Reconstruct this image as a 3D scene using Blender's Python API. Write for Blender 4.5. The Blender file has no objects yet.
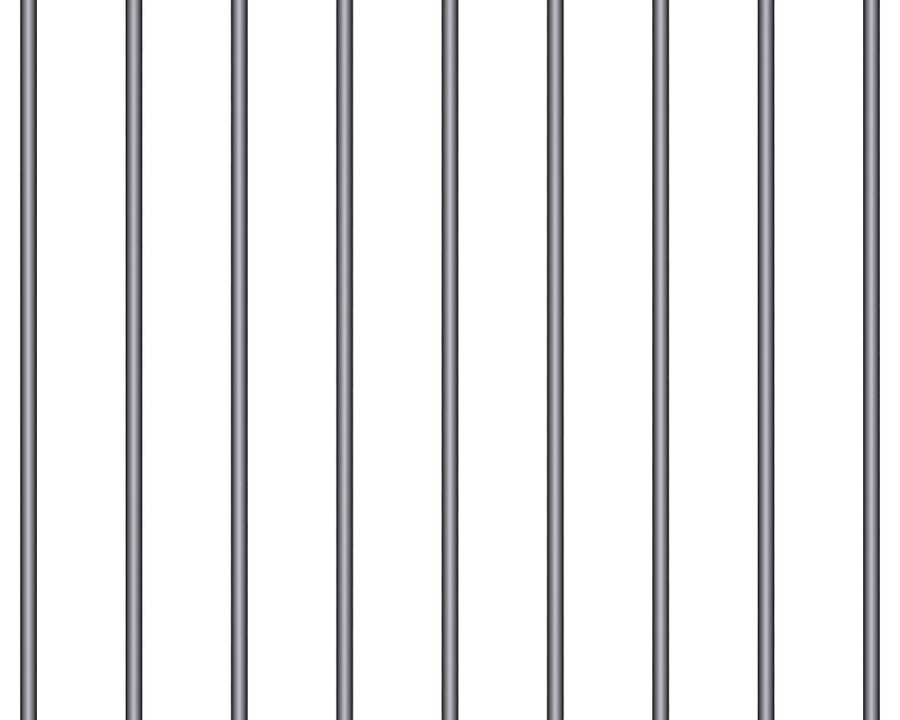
import bpy, bmesh, math

scene = bpy.context.scene
col = scene.collection

# ------------------------------------------------------------------ scale
SPACING = 0.12                       # metres between bar axes
DIST = 5.0                           # camera to the row of bars
PX_SPACING = 105.36                  # the same spacing in the photo (900 px wide)
RADIUS = SPACING * 17.68 / PX_SPACING / 2
HEIGHT = 2.4                         # bars run well past the frame, top and bottom

# ------------------------------------------------------------------ materials
def new_mat(name):
    m = bpy.data.materials.new(name); m.use_nodes = True
    m.node_tree.nodes.clear()
    return m, m.node_tree.nodes, m.node_tree.links

def steel():
    m, n, l = new_mat('dark_satin_steel')
    out = n.new('ShaderNodeOutputMaterial')
    mix = n.new('ShaderNodeAddShader')
    # polished sheen: a tight lobe over a broad one
    g = n.new('ShaderNodeBsdfGlossy'); g.distribution = 'GGX'
    h = n.new('ShaderNodeBsdfGlossy'); h.distribution = 'BECKMANN'
    h.inputs['Roughness'].default_value = 0.735
    h.inputs['Color'].default_value = (0.0053, 0.00526, 0.0057, 1)
    tc = n.new('ShaderNodeTexCoord')
    mp = n.new('ShaderNodeMapping'); mp.inputs['Scale'].default_value = (260, 260, 2.2)
    no = n.new('ShaderNodeTexNoise'); no.inputs['Scale'].default_value = 1.0
    no.inputs['Detail'].default_value = 3
    # faint lengthwise drawing marks: colour and roughness vary a per cent or two
    rc = n.new('ShaderNodeMapRange')
    rc.inputs['To Min'].default_value = 0.57; rc.inputs['To Max'].default_value = 0.59
    cr = n.new('ShaderNodeMix'); cr.data_type = 'RGBA'
    cr.inputs['A'].default_value = (0.0044, 0.00436, 0.0048, 1)
    cr.inputs['B'].default_value = (0.0046, 0.00454, 0.0050, 1)
    l.new(tc.outputs['Object'], mp.inputs['Vector'])
    l.new(mp.outputs['Vector'], no.inputs['Vector'])
    l.new(no.outputs['Fac'], rc.inputs['Value'])
    l.new(no.outputs['Fac'], cr.inputs['Factor'])
    l.new(rc.outputs['Result'], g.inputs['Roughness'])
    l.new(cr.outputs['Result'], g.inputs['Color'])
    l.new(g.outputs[0], mix.inputs[0])
    l.new(h.outputs[0], mix.inputs[1])
    l.new(mix.outputs[0], out.inputs['Surface'])
    return m

def white_wall():
    m, n, l = new_mat('matt_white_paint')
    out = n.new('ShaderNodeOutputMaterial')
    b = n.new('ShaderNodeBsdfPrincipled')
    b.inputs['Roughness'].default_value = 0.9
    b.inputs['Specular IOR Level'].default_value = 0.1
    tc = n.new('ShaderNodeTexCoord')
    no = n.new('ShaderNodeTexNoise'); no.inputs['Scale'].default_value = 3
    mx = n.new('ShaderNodeMix'); mx.data_type = 'RGBA'
    mx.inputs['A'].default_value = (0.86, 0.86, 0.86, 1)
    mx.inputs['B'].default_value = (0.90, 0.90, 0.90, 1)
    l.new(tc.outputs['Object'], no.inputs['Vector'])
    l.new(no.outputs['Fac'], mx.inputs['Factor'])
    l.new(mx.outputs['Result'], b.inputs['Base Color'])
    l.new(b.outputs[0], out.inputs['Surface'])
    return m

STEEL, WHITE = steel(), white_wall()

# ------------------------------------------------------------------ the nine bars
def bar_mesh():
    bm = bmesh.new()
    N = 128
    # drawn bar: the radius steps in and out by a hair every 23 mm
    prof = [(0.0, RADIUS - 0.0012), (0.0012, RADIUS)]
    z = 0.02
    while z < HEIGHT - 0.06:
        prof += [(z, RADIUS), (z + 0.004, RADIUS - 0.00004), (z + 0.0228, RADIUS - 0.00004), (z + 0.0268, RADIUS)]
        z += 0.0456
    prof += [(HEIGHT - 0.0012, RADIUS), (HEIGHT, RADIUS - 0.0012)]
    rings = [[bm.verts.new((r * math.cos(2*math.pi*k/N), r * math.sin(2*math.pi*k/N), z))
              for k in range(N)] for z, r in prof]
    for a, b in zip(rings, rings[1:]):
        for k in range(N):
            f = bm.faces.new((a[k], a[(k+1) % N], b[(k+1) % N], b[k])); f.smooth = True
    bm.faces.new(rings[0][::-1]); bm.faces.new(rings[-1])
    # keep the rims crisp so the long side shades as a true cylinder
    for e in bm.edges:
        z0, z1 = e.verts[0].co.z, e.verts[1].co.z
        if abs(z0 - z1) < 1e-6 and (z0 < 0.002 or z0 > HEIGHT - 0.002):
            e.smooth = False
    me = bpy.data.meshes.new('steel_bar'); bm.to_mesh(me); bm.free()
    me.materials.append(STEEL)
    return me

LABELS = [
    'leftmost of the nine round grey steel bars, by the left edge of the white background',
    'second round grey steel bar from the left edge of the photo',
    'third round grey steel bar from the left edge of the photo',
    'fourth round grey steel bar from the left, just left of the middle bar',
    'middle one of the nine round grey steel bars, running down the centre',
    'fourth round grey steel bar from the right, just right of the middle bar',
    'third round grey steel bar from the right edge of the photo',
    'second round grey steel bar from the right edge of the photo',
    'rightmost of the nine round grey steel bars, by the right edge of the white background',
]
first = bpy.data.objects.new('steel_bar', bar_mesh())
for i, text in enumerate(LABELS):
    o = first if i == 0 else first.copy()
    col.objects.link(o)
    o.location = ((i - 4) * SPACING, 0, ((i * 17) % 9) * 0.005)   # the marks fall at a different height on each
    o.rotation_euler = (0, 0, i * 0.7)          # so the drawing marks do not repeat
    o['label'] = text
    o['category'] = 'bar'
    o['group'] = 'row of upright grey steel bars'

# ------------------------------------------------------------------ white background wall, far behind
bm = bmesh.new()
bmesh.ops.create_cube(bm, size=1)
for v in bm.verts:
    v.co = (v.co.x * 34, v.co.y * 0.2 + 20, v.co.z * 24 + HEIGHT / 2)
me = bpy.data.meshes.new('background_wall'); bm.to_mesh(me); bm.free()
me.materials.append(WHITE)
w = bpy.data.objects.new('background_wall', me); col.objects.link(w)
w['kind'] = 'structure'

# ------------------------------------------------------------------ light
world = bpy.data.worlds.new('World'); scene.world = world; world.use_nodes = True
bg = world.node_tree.nodes['Background']
bg.inputs['Color'].default_value = (1, 1, 1, 1)
bg.inputs['Strength'].default_value = 1.0

ld = bpy.data.lights.new('strip_light', 'AREA')
ld.shape = 'RECTANGLE'; ld.size = 0.35; ld.size_y = 3.2
ld.energy = 12000
ld.color = (1.0, 0.985, 1.03)
lo = bpy.data.objects.new('strip_light', ld); col.objects.link(lo)
lo.location = (-0.12, -(DIST + 0.5), HEIGHT / 2)
lo.rotation_euler = (math.radians(90), 0, 0)

# ------------------------------------------------------------------ camera
cd = bpy.data.cameras.new('camera'); cam = bpy.data.objects.new('camera', cd)
col.objects.link(cam)
cam.location = (0, -DIST, HEIGHT / 2); cam.rotation_euler = (math.radians(90), 0, 0)
cd.sensor_width = 36
cd.lens = 36 * (PX_SPACING * DIST / SPACING) / 900
cd.clip_end = 200
scene.camera = cam

scene.view_settings.view_transform = 'Standard'
scene.view_settings.look = 'None'
scene.view_settings.exposure = 0
scene.view_settings.gamma = 1
